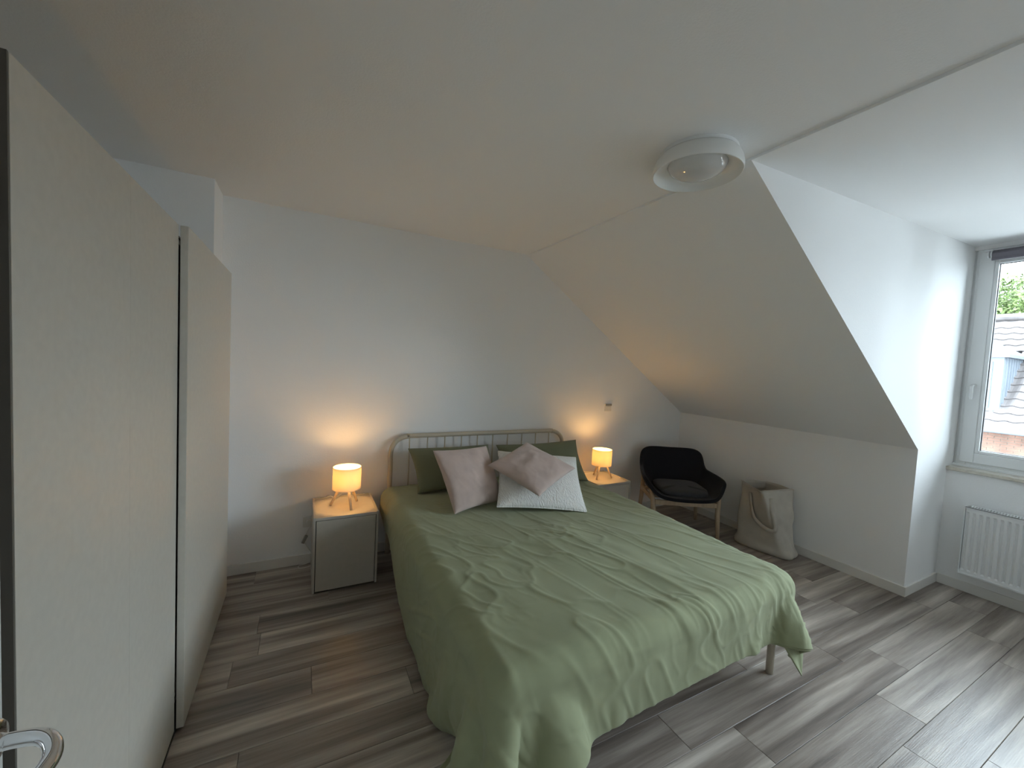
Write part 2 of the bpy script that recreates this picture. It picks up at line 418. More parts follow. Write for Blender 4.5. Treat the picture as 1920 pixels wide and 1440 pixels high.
box('inner_fins', -0.03, 0.01, -hw + 0.02, hw - 0.02, rz0 + 0.04, rz1 - 0.05, DARKGAP, rd)
gr = box('top_grille', -0.050, -0.034, -hw + 0.006, hw - 0.006, rz1 - 0.004, rz1, ENAMEL, rd)
box('grille_bar', 0.028, 0.042, -hw + 0.006, hw - 0.006, rz1 - 0.004, rz1, ENAMEL, gr)
bm = bmesh.new(); y = -hw + 0.02
while y < hw - 0.02:
    prism(bm, [(-0.036, y), (-0.036, y + 0.006), (0.030, y + 0.012), (0.030, y + 0.006)], 'z', rz1 - 0.004, rz1 - 0.0005); y += 0.0142
o = bm_obj('grille_slats', bm, ENAMEL, gr); o['kind'] = 'stuff'
for y in (-0.4, 0.4): box('wall_bracket', 0.038, XW - 4.43, y, y + 0.04, rz0 + 0.1, rz1 - 0.1, ENAMEL, rd)

# ------------------------------------------------------------------ room door and lever handle
dr = struct(box('door_1', -0.352, -0.335, -0.13, 0.735, 0.012, 2.10, DOORP, bev=0.003), 'white room door left of the camera', 'door')
bm = bmesh.new()
add_box(bm, -0.379, -0.354, 0.665, 0.745, 0.0, 2.13); add_box(bm, -0.379, -0.354, -0.20, -0.12, 0.0, 2.13); add_box(bm, -0.379, -0.354, -0.12, 0.665, 2.06, 2.13)
bm_obj('door_frame', bm, DOORP, dr)
bm = bmesh.new(); hy, hz = 0.700, 1.050
bmr = bmesh.new(); lathe(bmr, [(0.0, 0.0), (0.027, 0.0), (0.027, 0.006), (0.024, 0.010), (0.014, 0.011), (0.0, 0.011)], seg=40)
bmesh.ops.rotate(bmr, verts=bmr.verts[:], matrix=Matrix.Rotation(math.radians(90), 3, 'Y'))
bmesh.ops.translate(bmr, verts=bmr.verts[:], vec=(-0.335, hy, hz))
o = bm_obj('rosette', bmr, CHROME, dr, True)
p = smooth_path([(-0.326, hy, hz), (-0.305, hy - 0.003, hz + 0.001), (-0.282, hy - 0.012, hz + 0.003), (-0.266, hy - 0.028, hz + 0.002), (-0.259, hy - 0.048, hz - 0.002), (-0.262, hy - 0.075, hz - 0.004), (-0.266, hy - 0.11, hz - 0.004), (-0.268, hy - 0.125, hz - 0.004)], 5)
rr = [0.0092] * len(p)
rr[0] = 0.012; rr[1] = 0.0115
tube(bm, p, rr, 20)
o = bm_obj('door_handle', bm, CHROME, dr, True); o['label'] = 'curved polished chrome lever handle'

# ------------------------------------------------------------------ wardrobe
wd = thing('wardrobe', 'tall greige wardrobe with two sliding doors along the left wall', 'wardrobe', (-0.70, 1.97, 0.0))
def wbox(name, x0, x1, y0, y1, z0, z1, m_, par, bev=0.0):
    return box(name, x0 + 0.70, x1 + 0.70, y0 - 1.97, y1 - 1.97, z0, z1, m_, par, bev)
wbox('side_panel', -1.04, -0.462, 0.985, 1.003, 0.0, 1.99, GREIGE, wd)
wbox('side_panel', -1.04, -0.462, 2.945, 2.963, 0.0, 1.99, GREIGE, wd)
wbox('top_panel', -1.04, -0.462, 1.003, 2.945, 1.965, 1.985, GREIGE, wd)
wbox('base_panel', -1.04, -0.462, 1.003, 2.945, 0.04, 0.06, GREIGE, wd)
wbox('back_panel', -1.05, -1.04, 0.985, 2.963, 0.0, 1.99, GREIGE, wd)
wbox('middle_panel', -1.03, -0.48, 1.965, 1.983, 0.06, 1.965, GREIGE, wd)
wbox('top_rail', -0.462, -0.456, 0.985, 2.963, 1.985, 1.993, DARKGAP, wd)
wbox('bottom_rail', -0.462, -0.425, 0.985, 2.963, 0.0, 0.012, DARKGAP, wd)
d1 = wbox('sliding_door', -0.454, -0.430, 0.970, 1.952, 0.013, 2.004, GREIGE, wd, 0.001)
wbox('door_panel', -0.4298, -0.4270, 0.971, 1.4792, 0.0135, 2.0035, GREIGE, d1)
wbox('door_panel', -0.4298, -0.4270, 1.4800, 1.952, 0.0135, 2.0035, GREIGE, d1)
wbox('door_edge_strip', -0.4535, -0.4290, 1.952, 1.957, 0.013, 2.006, DARKGAP, d1)
wbox('door_edge_strip', -0.4535, -0.4275, 0.966, 0.970, 0.013, 2.004, EDGESHADE, d1)  # near door edge coloured dark to stand for shade beside the room door
d2 = wbox('sliding_door', -0.4235, -0.3985, 1.961, 2.988, 0.013, 2.006, GREIGE, wd, 0.0012)

# ------------------------------------------------------------------ nightstands and lamps
NSG = 'nightstands beside the bed'
def nightstand(x0, label):
    t = thing('nightstand', label, 'nightstand', (x0, 2.787, 0.0), 0.0, NSG)
    w, d, h = 0.40, 0.40, 0.503
    box('side_panel', 0, 0.014, 0, d, 0.004, h, GREIGE_N, t, 0.0015)
    box('side_panel', w - 0.014, w, 0, d, 0.004, h, GREIGE_N, t, 0.0015)
    box('top_panel', 0.014, w - 0.014, 0.002, d - 0.010, h - 0.022, h - 0.008, GREIGE_N, t)
    box('front_lip', 0.014, w - 0.014, 0.0, 0.006, h - 0.022, h - 0.004, GREIGE_N, t, 0.0015)
    box('back_lip', 0.014, w - 0.014, d - 0.010, d, 0.03, h, GREIGE_N, t, 0.001)
    box('bottom_panel', 0.014, w - 0.014, 0.02, d - 0.010, 0.02, 0.034, GREIGE_N, t)
    box('recess', 0.0145, w - 0.0145, 0.018, 0.02, 0.012, h - 0.024, DARKGAP, t)
    box('door', 0.0185, w - 0.0185, 0.001, 0.017, 0.014, h - 0.0245, GREIGE_N, t, 0.001)
    return t
nightstand(0.078, 'greige nightstand left of the bed, next to the wardrobe')
nightstand(2.366, 'greige nightstand right of the bed, next to the armchair')

def table_lamp(x, y, z, a0, label, cord=False):
    t = thing('table_lamp', label, 'lamp', (x, y, z), 0.0, 'glowing tripod table lamps on the nightstands')
    R0, zb, zt = 0.093, 0.122, 0.276
    for k in range(3):
        a = a0 + k * 2 * math.pi / 3
        bm = bmesh.new()
        tube(bm, [(0.105 * math.cos(a), 0.105 * math.sin(a), 0.001), (0.035 * math.cos(a), 0.035 * math.sin(a), 0.150)], [0.0082, 0.0105], 14)
        bm_obj('leg', bm, LWOOD, t, False)
    bm = bmesh.new(); tube(bm, [(0, 0, 0.118), (0, 0, 0.165)], 0.034, 24); bm_obj('socket', bm, LWOOD, t)
    bm = bmesh.new()
    lathe(bm, [(R0, zb), (R0, zt), (R0 - 0.0016, zt), (R0 - 0.0016, zb)], seg=64, closed=True)
    sh = bm_obj('lamp_shade', bm, SHADE, t, False)
    for z_ in (zb, zt - 0.003):
        bm = bmesh.new(); lathe(bm, [(R0 - 0.002, z_), (R0 + 0.0008, z_), (R0 + 0.0008, z_ + 0.003), (R0 - 0.002, z_ + 0.003)], seg=64, closed=True)
        bm_obj('shade_rim', bm, SHADE, sh)
    bm = bmesh.new(); bmesh.ops.create_uvsphere(bm, u_segments=16, v_segments=10, radius=0.029)
    bmesh.ops.translate(bm, verts=bm.verts[:], vec=(0, 0, 0.212)); bm_obj('bulb', bm, BULB, t, True)
    if cord:
        def loc(p): return (p[0] - x, p[1] - y, p[2] - z)
        pts = [(x, y, z + 0.12), (x - 0.03, y + 0.06, z + 0.06), (x - 0.06, y + 0.13, z + 0.01), (x - 0.10, 3.180, z + 0.022), (x - 0.14, 3.205, z - 0.03), (0.13, 3.222, 0.35), (0.066, 3.225, 0.27), (0.036, 3.215, 0.21), (0.032, 3.215, 0.18), (0.075, 3.22, 0.10), (0.12, 3.215, 0.03), (0.07, 3.18, 0.006), (0.01, 3.165, 0.005), (0.002, 3.205, 0.008), (0.055, 3.215, 0.012), (0.11, 3.21, 0.05), (0.11, 3.228, 0.2), (0.062, 3.222, 0.314)]
        bm = bmesh.new(); tube(bm, [loc(q) for q in smooth_path(pts, 6)], 0.0026, 8)
        c = bm_obj('power_cord', bm, WPLASTIC, t, True)
        bm = bmesh.new(); add_box(bm, -0.011, 0.011, -0.009, 0.009, -0.03, 0.03, 0.004)
        bmesh.ops.rotate(bm, verts=bm.verts[:], matrix=Matrix.Rotation(0.45, 3, 'Y'))
        bmesh.ops.translate(bm, verts=bm.verts[:], vec=loc((0.035, 3.212, 0.196)))
        bm_obj('inline_switch', bm, GPLASTIC, c)
    return t
ZT = 0.503 - 0.008
table_lamp(0.288, 2.985, ZT, math.radians(42), 'lit tripod lamp with cream drum shade on the left nightstand', True)
table_lamp(2.573, 2.995, ZT, math.radians(90), 'lit tripod lamp with cream drum shade on the right nightstand')

sk = thing('wall_socket', 'white wall socket behind the left nightstand', 'socket', (0.062, YB, 0.314))
box('plate', -0.04, 0.04, -0.011, 0.0, -0.04, 0.04, WPLASTIC, sk, 0.003)
bm = bmesh.new(); tube(bm, [(0, -0.011, 0), (0, -0.034, 0)], 0.018, 20); bm_obj('plug', bm, WPLASTIC, sk)
sw = thing('wall_switch', 'small cream light switch on the wall above the right nightstand', 'switch', (2.824, YB, 1.144))
box('plate', -0.041, 0.041, -0.012, 0.0, -0.039, 0.039, WPLASTIC, sw, 0.003)
box('rocker', -0.028, 0.028, -0.017, -0.012, -0.030, 0.012, WPLASTIC, sw, 0.002)
box('top_cap', -0.041, 0.041, -0.020, -0.012, 0.018, 0.039, GPLASTIC, sw, 0.003)

# ------------------------------------------------------------------ ceiling lamp
cl = thing('ceiling_lamp', 'round white glass flush ceiling lamp, switched off, near the dormer edge', 'lamp', (1.567, 1.303, ZC))
bm = bmesh.new(); lathe(bm, [(0, 0), (0.166, 0), (0.166, -0.016), (0.158, -0.018), (0.0, -0.018)], seg=64); bm_obj('base_plate', bm, ENAMEL, cl, False)
bm = bmesh.new(); lathe(bm, [(0.164, -0.012), (0.176, -0.026), (0.186, -0.046), (0.1905, -0.068), (0.190, -0.086), (0.188, -0.091), (0.1855, -0.090), (0.180, -0.078), (0.165, -0.064), (0.145, -0.056), (0.128, -0.052), (0.126, -0.048), (0.15, -0.040), (0.165, -0.03)], seg=72, closed=True)
bm_obj('glass_ring', bm, OPAL, cl, True)
bm = bmesh.new(); lathe(bm, [(0.1265, -0.048), (0.122, -0.062), (0.108, -0.078), (0.085, -0.090), (0.055, -0.097), (0.025, -0.0995), (0, -0.100)], seg=64)
bm_obj('glass_dome', bm, LENS, cl, True)

# ------------------------------------------------------------------ bed
bed = thing('bed', 'double bed with beige steel tube headboard and legs', 'bed', (1.43, 2.17, 0.0))
def bl_(p): return (p[0] - 1.43, p[1] - 2.17, p[2])
yh = 3.195
pts = [(0.622, yh, 0.0), (0.622, yh, 0.3), (0.622, yh, 0.70), (0.622, yh, 0.80), (0.640, yh, 0.865), (0.690, yh, 0.912), (0.76, yh, 0.930), (0.86, yh, 0.932)]
left = [Vector(p) for p in pts]; right = [Vector((2.862 - p.x, p.y, p.z)) for p in left][::-1]
bm = bmesh.new(); tube(bm, [bl_(p) for p in smooth_path(left + right, 5)], 0.0185, 18); bm_obj('headboard_tube', bm, BEDMETAL, bed, True)
for i in range(10):
    x = 0.766 + 0.1462 * i
    bm = bmesh.new(); tube(bm, [bl_((x, yh, 0.34)), bl_((x, yh, 0.925))], 0.0052, 10); bm_obj('spindle', bm, BEDMETAL, bed, True)
bm = bmesh.new(); tube(bm, [bl_((0.63, yh, 0.335)), bl_((2.232, yh, 0.335))], 0.012, 12); bm_obj('lower_crossbar', bm, BEDMETAL, bed, True)
for x in (0.640, 2.208):
    bm = bmesh.new(); tube(bm, [bl_((x, 1.152, 0.0)), bl_((x, 1.152, 0.285))], 0.0185, 20); bm_obj('leg', bm, BEDMETAL, bed, True)
for x in (0.630, 2.192): box('side_rail', x - 1.43, x + 0.028 - 1.43, 1.15 - 2.17, 3.18 - 2.17, 0.215, 0.285, BEDMETAL, bed, 0.004)
box('foot_rail', 0.65 - 1.43, 2.20 - 1.43, 1.138 - 2.17, 1.166 - 2.17, 0.235, 0.285, BEDMETAL, bed, 0.004)
for i in range(14):
    y = 1.25 + i * 0.14
    box('slat', 0.66 - 1.43, 2.19 - 1.43, y - 2.17, y + 0.07 - 2.17, 0.262, 0.280, WOOD, bed)
bm = bmesh.new(); tube(bm, [bl_((1.43, 2.17, 0.0)), bl_((1.43, 2.17, 0.26))], 0.018, 16); bm_obj('centre_leg', bm, BEDMETAL, bed, True)
bm = bmesh.new(); add_box(bm, 0.622, 2.222, 1.135, 3.165, 0.286, 0.505, 0.035, 4)
tag(bm_obj('mattress', bm, SHEET, None, True), 'white sheeted mattress lying under the green duvet', 'mattress')

# ---- duvet: draped sheet (position based cloth)
def drape():
    n, mm = 88, 92
    s = np.linspace(0, 1, n)[:, None]; t = np.linspace(0, 1, mm)[None, :]
    yfoot = 0.825 + 0.105 * s
    y = 3.135 + (yfoot - 3.135) * t
    xl = np.interp(3.135 + (0.80 - 3.135) * np.linspace(0, 1, mm), [0.7, 1.0, 1.6, 2.1, 2.3, 2.5, 2.75, 3.2][0:8], [0.120, 0.13, 0.145, 0.155, 0.20, 0.29, 0.40, 0.48])[None, :]
    xr = 2.40 + 0.13 * t ** 3
    x = xl + (xr - xl) * s
    P = np.stack([x, y + 0 * x, 0.64 + 0 * x], -1)
    flat = P.copy()
    P[..., 2] += 0.004 * (vnoise(x * 9, y * 9, 3) - 0.5)
    def groups(ax, k, ax2k=0):
        N = P.shape[ax]; out = []
        i = np.arange(N - k)
        for c in (0, 1):
            out.append(i[(i // k) % 2 == c])
        return out
    cons = []
    for ax in (0, 1):
        for k, st in ((1, 1.0), (2, 0.22), (5, 0.035)):
            for g in groups(ax, k):
                A = (g, slice(None)) if ax == 0 else (slice(None), g)
                B = (g + k, slice(None)) if ax == 0 else (slice(None), g + k)
                r = np.linalg.norm(flat[A] - flat[B], axis=-1, keepdims=True)
                cons.append((A, B, r, st))
    for d in (1, -1):
        for c in (0, 1):
            i = np.arange(c, n - 1, 2)
            A = (i, slice(0, mm - 1)) if d == 1 else (i, slice(1, mm))
            B = (i + 1, slice(1, mm)) if d == 1 else (i + 1, slice(0, mm - 1))
            r = np.linalg.norm(flat[A] - flat[B], axis=-1, keepdims=True)
            cons.append((A, B, r, 0.5))
    r_ = 0.075
    lo = np.array([0.552, 1.070, 0.10]) + r_; hi = np.array([2.265, 3.30, 0.552]) - r_
    prev = P.copy(); dt = 1 / 60
    for step in range(170):
        v = (P - prev) * 0.965
        prev = P.copy()
        P = P + v; P[..., 2] -= 9.8 * dt * dt * 0.6
        for it in range(9):
            for A, B, r, st in cons:
                a = P[A]; b = P[B]; dlt = b - a; L = np.linalg.norm(dlt, axis=-1, keepdims=True) + 1e-9
                c = dlt * ((L - r) / L * 0.5 * st)
                P[A] = a + c; P[B] = b - c
        q = np.clip(P, lo, hi); dv = P - q; dist = np.linalg.norm(dv, axis=-1)
        inside = dist < r_
        deep = dist < 1e-6
        if deep.any():
            P[deep, 2] = hi[2] + r_
        sel = inside & ~deep
        P[sel] = q[sel] + dv[sel] / dist[sel][:, None] * r_
        hit = inside
        prev[hit] = prev[hit] * 0.25 + P[hit] * 0.75
        P[..., 1] = np.minimum(P[..., 1], 3.15)
        fz = P[..., 2] < 0.02
        P[fz, 2] = 0.02; prev[fz] = P[fz]
    return P, flat

def cubic_up(P, f):
    def up(A):
        N = A.shape[0]; tt = np.linspace(0, N - 1, (N - 1) * f + 1); i = np.minimum(tt.astype(int), N - 2); u = (tt - i)[:, None, None]
        g = lambda k: A[np.clip(i + k, 0, N - 1)]
        p0, p1, p2, p3 = g(-1), g(0), g(1), g(2)
        return 0.5 * (2 * p1 + (p2 - p0) * u + (2 * p0 - 5 * p1 + 4 * p2 - p3) * u * u + (3 * p1 - p0 - 3 * p2 + p3) * u ** 3)
    return np.swapaxes(up(np.swapaxes(up(P), 0, 1)), 0, 1)

def normals(P):
    a = np.gradient(P, axis=0); b = np.gradient(P, axis=1); nn = np.cross(b, a)
    nn /= np.linalg.norm(nn, axis=-1, keepdims=True) + 1e-9
    return nn

P, flat = drape()
FI = 4
P = cubic_up(P, FI); flat = cubic_up(flat, FI)
N = normals(P)
if N[P.shape[0] // 2, P.shape[1] // 2, 2] < 0: N = -N
fx, fy = flat[..., 0], flat[..., 1]
def ridged(u, v, seed): return 1 - np.abs(2 * vnoise(u, v, seed) - 1)
top = np.clip((P[..., 2] - 0.45) / 0.08, 0, 1)
D = 0.016 * (vnoise(fx * 3.0, fy * 2.2, 11) - 0.5) + 0.007 * (vnoise(fx * 7, fy * 5, 12) - 0.5)
# long creases fanning from the cushions to the foot
ang = fx * 0.93 + fy * 0.22
lon = -fx * 0.22 + fy * 0.93
w1 = np.clip((fx - 0.85) / 0.5, 0.1, 1)
D += w1 * top * (0.0060 * ridged(ang * 6.0, lon * 0.9, 21) ** 7 + 0.0030 * ridged(ang * 13 + 5, lon * 1.6, 22) ** 6)
# diagonal crumples on the left flank
D += 0.0050 * ridged((fx + 0.5 * fy) * 9, (fy - 0.5 * fx) * 3.2, 31) ** 5 * np.clip((2.7 - fy) / 0.6, 0, 1)
# gathers along the foot fold
foot = np.exp(-((fy - 1.05) / 0.16) ** 2)
footd = np.clip((1.18 - fy) / 0.2, 0, 1)
gm = np.clip(vnoise(fx * 3.2 + 7, fy * 2.0, 44) * 2.4 - 0.7, 0.12, 1)
wx = fx + 0.05 * (vnoise(fx * 6, fy * 6, 45) - 0.5)
D += foot * gm * (0.0095 * (ridged(wx * 11, fy * 2.6, 41) ** 5 - 0.15) + 0.0055 * (ridged(wx * 23, fy * 7, 42) ** 4 - 0.2))
D += footd * gm * 0.0095 * (ridged(wx * 6.5 + 0.9 * fy, fy * 1.1, 43) ** 4 - 0.2)
# small crinkles
cr = np.clip(vnoise(fx * 3.5, fy * 3.5, 51) * 2.2 - 0.9, 0, 1)
D += cr * 0.0036 * (ridged(fx * 22 + fy * 8, fy * 13, 52) ** 4)
c2 = np.clip(vnoise(fx * 2.6 + 4, fy * 2.6 + 9, 61) * 2.6 - 1.1, 0, 1)
u2 = fx * 0.8 + fy * 0.6 + 0.06 * vnoise(fx * 8, fy * 8, 62); v2 = fy * 0.8 - fx * 0.6
D += c2 * 0.0055 * ridged(u2 * 15, v2 * 5.0, 63) ** 6
# pinch toward the hem so that the edge closes
ns, nt_ = P.shape[:2]
P = P + N * D[..., None]
P[..., 2] = np.maximum(P[..., 2], 0.012)
dv = grid_mesh('duvet', P, DUVET)
tag(dv, 'crumpled sage green duvet draped over the bed', 'duvet')
md = dv.modifiers.new('thickness', 'SOLIDIFY'); md.thickness = 0.013; md.offset = -1
# hem seam along the foot edge
edge = P[::3, -1, :]
bm = bmesh.new(); tube(bm, [Vector(e) + Vector((0, 0.002, -0.006)) for e in edge], 0.0058, 8)
bm_obj('hem', bm, DUVET, dv, True)
HEMR = P[-1, -1]

# ------------------------------------------------------------------ cushions
def cushion(name, TL, TR, BL, BR, half, material, label, cat, group=None, seed=1, concave=0.07, n=56, crease=0.006, piping=None, power=0.42):
    TL, TR, BL, BR = [np.array(p, float) for p in (TL, TR, BL, BR)]
    c = (TL + TR + BL + BR) / 4
    u = np.linspace(-1, 1, n); v = np.linspace(-1, 1, n)
    U, V = np.meshgrid(u, v, indexing='ij')
    # denser sampling near the seam
    U = np.sin(U * math.pi / 2) * 0.6 + U * 0.4; V = np.sin(V * math.pi / 2) * 0.6 + V * 0.4
    Us = U * (1 - concave * (1 - V * V)); Vs = V * (1 - concave * (1 - U * U))
    a = (1 + Us) / 2; b = (1 + Vs) / 2
    base = (BL[None, None] * ((1 - a) * (1 - b))[..., None] + BR[None, None] * (a * (1 - b))[..., None] + TL[None, None] * ((1 - a) * b)[..., None] + TR[None, None] * (a * b)[..., None])
    ex = (TR - TL); ez = (TL - BL); nn = np.cross(ex, ez); nn /= np.linalg.norm(nn)   # faces the viewer side
    th = half * ((1 - U ** 2) * (1 - V ** 2)) ** power
    wob = crease * (vnoise(U * 3 + 9, V * 3 + 9, seed) - 0.5) * 2 + crease * 0.6 * (1 - np.abs(2 * vnoise(U * 6 + V * 3 + 20, V * 3 - U + 20, seed + 5) - 1)) ** 3
    fade = ((1 - U ** 2) * (1 - V ** 2)) ** 0.3
    A = base + nn * (th + wob * fade)[..., None]; B = base - nn * (th * 0.9 + wob * fade * 0.5)[..., None]
    A -= c; B -= c
    idx = np.arange(n * n).reshape(n, n); idb = idx + n * n
    idb = idb.copy()
    idb[0, :] = idx[0, :]; idb[-1, :] = idx[-1, :]; idb[:, 0] = idx[:, 0]; idb[:, -1] = idx[:, -1]
    q1 = np.stack([idx[:-1, :-1], idx[1:, :-1], idx[1:, 1:], idx[:-1, 1:]], -1).reshape(-1, 4)
    q2 = np.stack([idb[:-1, :-1], idb[:-1, 1:], idb[1:, 1:], idb[1:, :-1]], -1).reshape(-1, 4)
    verts = np.concatenate([A.reshape(-1, 3), B.reshape(-1, 3)])
    bm = bmesh.new(); vs = [bm.verts.new(x) for x in verts.tolist()]
    for q in np.concatenate([q1, q2]).tolist(): bm.faces.new([vs[i] for i in q])
    loose = [x for x in bm.verts if not x.link_faces]
    bmesh.ops.delete(bm, geom=loose, context='VERTS')
    o = bm_obj(name, bm, material, None, True); o.location = c.tolist()
    tag(o, label, cat, group)
    if piping:
        ring = np.concatenate([A[:, 0], A[-1, 1:], A[-2::-1, -1], A[0, -2:0:-1]])
        bm = bmesh.new(); tube(bm, [Vector(p) for p in ring[::2]] + [Vector(ring[0])], 0.0042, 8, False)
        bm_obj('piping', bm, piping, o, True)
    return o
cushion('pillow', (0.72, 3.05, 0.863), (1.40, 3.08, 0.855), (0.756, 2.85, 0.570), (1.42, 2.86, 0.575), 0.085, PILLOWG, 'olive green pillow at the left of the headboard, behind the pink cushion', 'pillow', 'olive pillows against the headboard', 3)
cushion('pillow', (1.463, 3.055, 0.855), (2.150, 2.86, 0.908), (1.50, 2.93, 0.55), (2.208, 2.726, 0.572), 0.085, PILLOWG, 'olive green pillow at the right of the headboard, behind the white cushion', 'pillow', 'olive pillows against the headboard', 8)
cushion('cushion', (0.795, 2.645, 0.930), (1.245, 2.770, 0.915), (0.872, 2.375, 0.575), (1.290, 2.510, 0.572), 0.075, PINK, 'dusty pink square cushion standing upright on the left of the bed', 'cushion', 'dusty pink cushions', 12)
cushion('cushion', (1.345, 2.76, 0.872), (1.905, 2.525, 0.842), (1.155, 2.345, 0.600), (1.715, 2.115, 0.578), 0.062, WHITEC, 'white quilted cushion lying back beneath the tilted pink cushion', 'cushion', None, 17, crease=0.004, piping=WHITEC, concave=0.05)
def toc(p, k): return tuple(c_ + (a_ - c_) * k for a_, c_ in zip(p, (0, 0, H)))
k = 0.925
cushion('cushion', toc((1.69, 2.93, 0.89), k), toc((1.90, 2.51, 0.76), k), toc((1.26, 2.75, 0.77), k), toc((1.47, 2.33, 0.64), k), 0.058, PINK, 'dusty pink cushion tilted like a diamond on the white cushion', 'cushion', 'dusty pink cushions', 23)

# ------------------------------------------------------------------ armchair
fdir = Vector((-0.5, -0.866)); rzc = math.atan2(fdir.x, -fdir.y)   # local -Y is the front
ch = thing('armchair', 'black upholstered armchair with wooden legs in the corner under the slope', 'armchair', (3.339, 2.729, 0.0), rzc)
half = [(0, 0.285, 0.752), (0.14, 0.283, 0.754), (0.245, 0.270, 0.748), (0.303, 0.246, 0.715), (0.322, 0.222, 0.660), (0.325, 0.200, 0.605), (0.330, 0.160, 0.572), (0.348, 0.08, 0.560), (0.368, -0.03, 0.552), (0.380, -0.12, 0.540), (0.374, -0.175, 0.520), (0.345, -0.215, 0.478), (0.305, -0.255, 0.425), (0.25, -0.292, 0.388), (0.15, -0.315, 0.372), (0, -0.322, 0.368)]
hp = smooth_path(half, 3)
rim = [Vector(p) for p in hp] + [Vector((-p.x, p.y, p.z)) for p in hp[-2:0:-1]]
panh = [(0, 0.175, 0.385), (0.10, 0.174, 0.385), (0.17, 0.165, 0.385), (0.21, 0.145, 0.385), (0.232, 0.115, 0.384), (0.240, 0.085, 0.383), (0.244, 0.055, 0.382), (0.247, 0.01, 0.381), (0.248, -0.05, 0.380), (0.247, -0.10, 0.379), (0.245, -0.14, 0.378), (0.240, -0.175, 0.377), (0.228, -0.215, 0.375), (0.20, -0.25, 0.372), (0.12, -0.272, 0.370), (0, -0.276, 0.368)]
pp = smooth_path(panh, 3)
pan = [Vector(p) for p in pp] + [Vector((-p.x, p.y, p.z)) for p in pp[-2:0:-1]]
bm = bmesh.new(); rings = []
for t_ in (0.0, 0.12, 0.28, 0.45, 0.62, 0.78, 0.90, 1.0):
    # the wall stays upright, then curls into the pan
    hz_ = 1 - t_; hr = t_ ** 1.9
    ring = []
    for a, b in zip(rim, pan):
        xy = Vector((a.x, a.y)).lerp(Vector((b.x, b.y)), 0.42 * t_ + 0.58 * t_ ** 2.6)
        z = b.z + (a.z - b.z) * (1 - t_) ** 1.05
        ring.append(bm.verts.new((xy.x, xy.y, z)))
    rings.append(ring)
for sc_ in (0.66, 0.33):
    rings.append([bm.verts.new((b.x * sc_, (b.y + 0.05) * sc_ - 0.05, 0.374)) for b in pan])
nR = len(rim)
for r0, r1 in zip(rings, rings[1:]):
    for i in range(nR): bm.faces.new((r0[i], r0[(i + 1) % nR], r1[(i + 1) % nR], r1[i]))
cv = bm.verts.new((0, -0.05, 0.374))
for i in range(nR): bm.faces.new((rings[-1][i], rings[-1][(i + 1) % nR], cv))
shell = bm_obj('seat_shell', bm, BLACKF, ch, True)
md = shell.modifiers.new('thickness', 'SOLIDIFY'); md.thickness = 0.030; md.offset = 0.0
md = shell.modifiers.new('round', 'SUBSURF'); md.levels = 1; md.render_levels = 2
bm = bmesh.new()
rs = []
for sc_, z in ((0.90, 0.392), (0.965, 0.400), (0.985, 0.415), (0.965, 0.432), (0.90, 0.441), (0.6, 0.447), (0.3, 0.449)):
    rs.append([bm.verts.new((b.x * sc_ * 0.94, (b.y + 0.05) * sc_ * 0.95 - 0.045, z - 0.012 * (1 if b.y < -0.2 else 0) + 0.01 * max(0, b.y))) for b in pan])
for r0, r1 in zip(rs, rs[1:]):
    for i in range(nR): bm.faces.new((r0[i], r0[(i + 1) % nR], r1[(i + 1) % nR], r1[i]))
bm.faces.new(rs[-1]); bm.faces.new(rs[0][::-1])
o = bm_obj('seat_cushion', bm, GREYF, ch, True); o['label'] = 'dark grey seat pad'
for sx in (-1, 1):
    bm = bmesh.new(); tube(bm, [(sx * 0.305, -0.246, 0.0), (sx * 0.297, -0.228, 0.22), (sx * 0.308, -0.208, 0.36), (sx * 0.328, -0.188, 0.432)], [0.016, 0.022, 0.021, 0.014], 16); bm_obj('leg', bm, WOOD, ch, True)
    bm = bmesh.new(); tube(bm, [(sx * 0.300, 0.250, 0.0), (sx * 0.285, 0.235, 0.22), (sx * 0.278, 0.235, 0.38), (sx * 0.278, 0.262, 0.48)], [0.015, 0.021, 0.020, 0.013], 16); bm_obj('leg', bm, WOOD, ch, True)
    bm = bmesh.new(); add_box(bm, sx * 0.287 - 0.010, sx * 0.287 + 0.010, -0.215, 0.225, 0.296, 0.338, 0.004); bm_obj('side_rail', bm, WOOD, ch)
bm = bmesh.new(); add_box(bm, -0.285, 0.285, -0.235, -0.213, 0.292, 0.338, 0.005); bm_obj('front_rail', bm, WOOD, ch)
bm = bmesh.new(); add_box(bm, -0.275, 0.275, 0.215, 0.235, 0.296, 0.338, 0.005); bm_obj('rear_rail', bm, WOOD, ch)
for y in (-0.13, 0.12):
    box('seat_support', -0.28, 0.28, y - 0.02, y + 0.02, 0.335, 0.358, WOOD, ch)

# ------------------------------------------------------------------ canvas laundry bag
bagc = Vector((3.72, 2.08, 0.0))
top_c = [(3.685, 2.305), (3.470, 1.990), (3.845, 1.935), (3.895, 2.20)]
def resample(poly, n):
    P_ = [Vector(p) for p in poly]; L = [0]
    for a, b in zip(P_, P_[1:] + P_[:1]): L.append(L[-1] + (b - a).length)
    out = []
    for k_ in range(n):
        d_ = L[-1] * k_ / n; i = max(j for j in range(len(P_)) if L[j] <= d_ + 1e-9)
        a = P_[i]; b = P_[(i + 1) % len(P_)]; out.append(a.lerp(b, (d_ - L[i]) / (L[i + 1] - L[i])))
    return out
def per_edge(poly, n):
    out = []
    for a, b in zip(poly, poly[1:] + poly[:1]):
        a, b = Vector(a), Vector(b)
        for k_ in range(n): out.append(a.lerp(b, k_ / n))
    return out
NE = 16
top_l = per_edge(top_c, NE)
bot_l = per_edge([(3.585, 2.285), (3.660, 1.850), (3.855, 1.865), (3.895, 2.285)], NE)
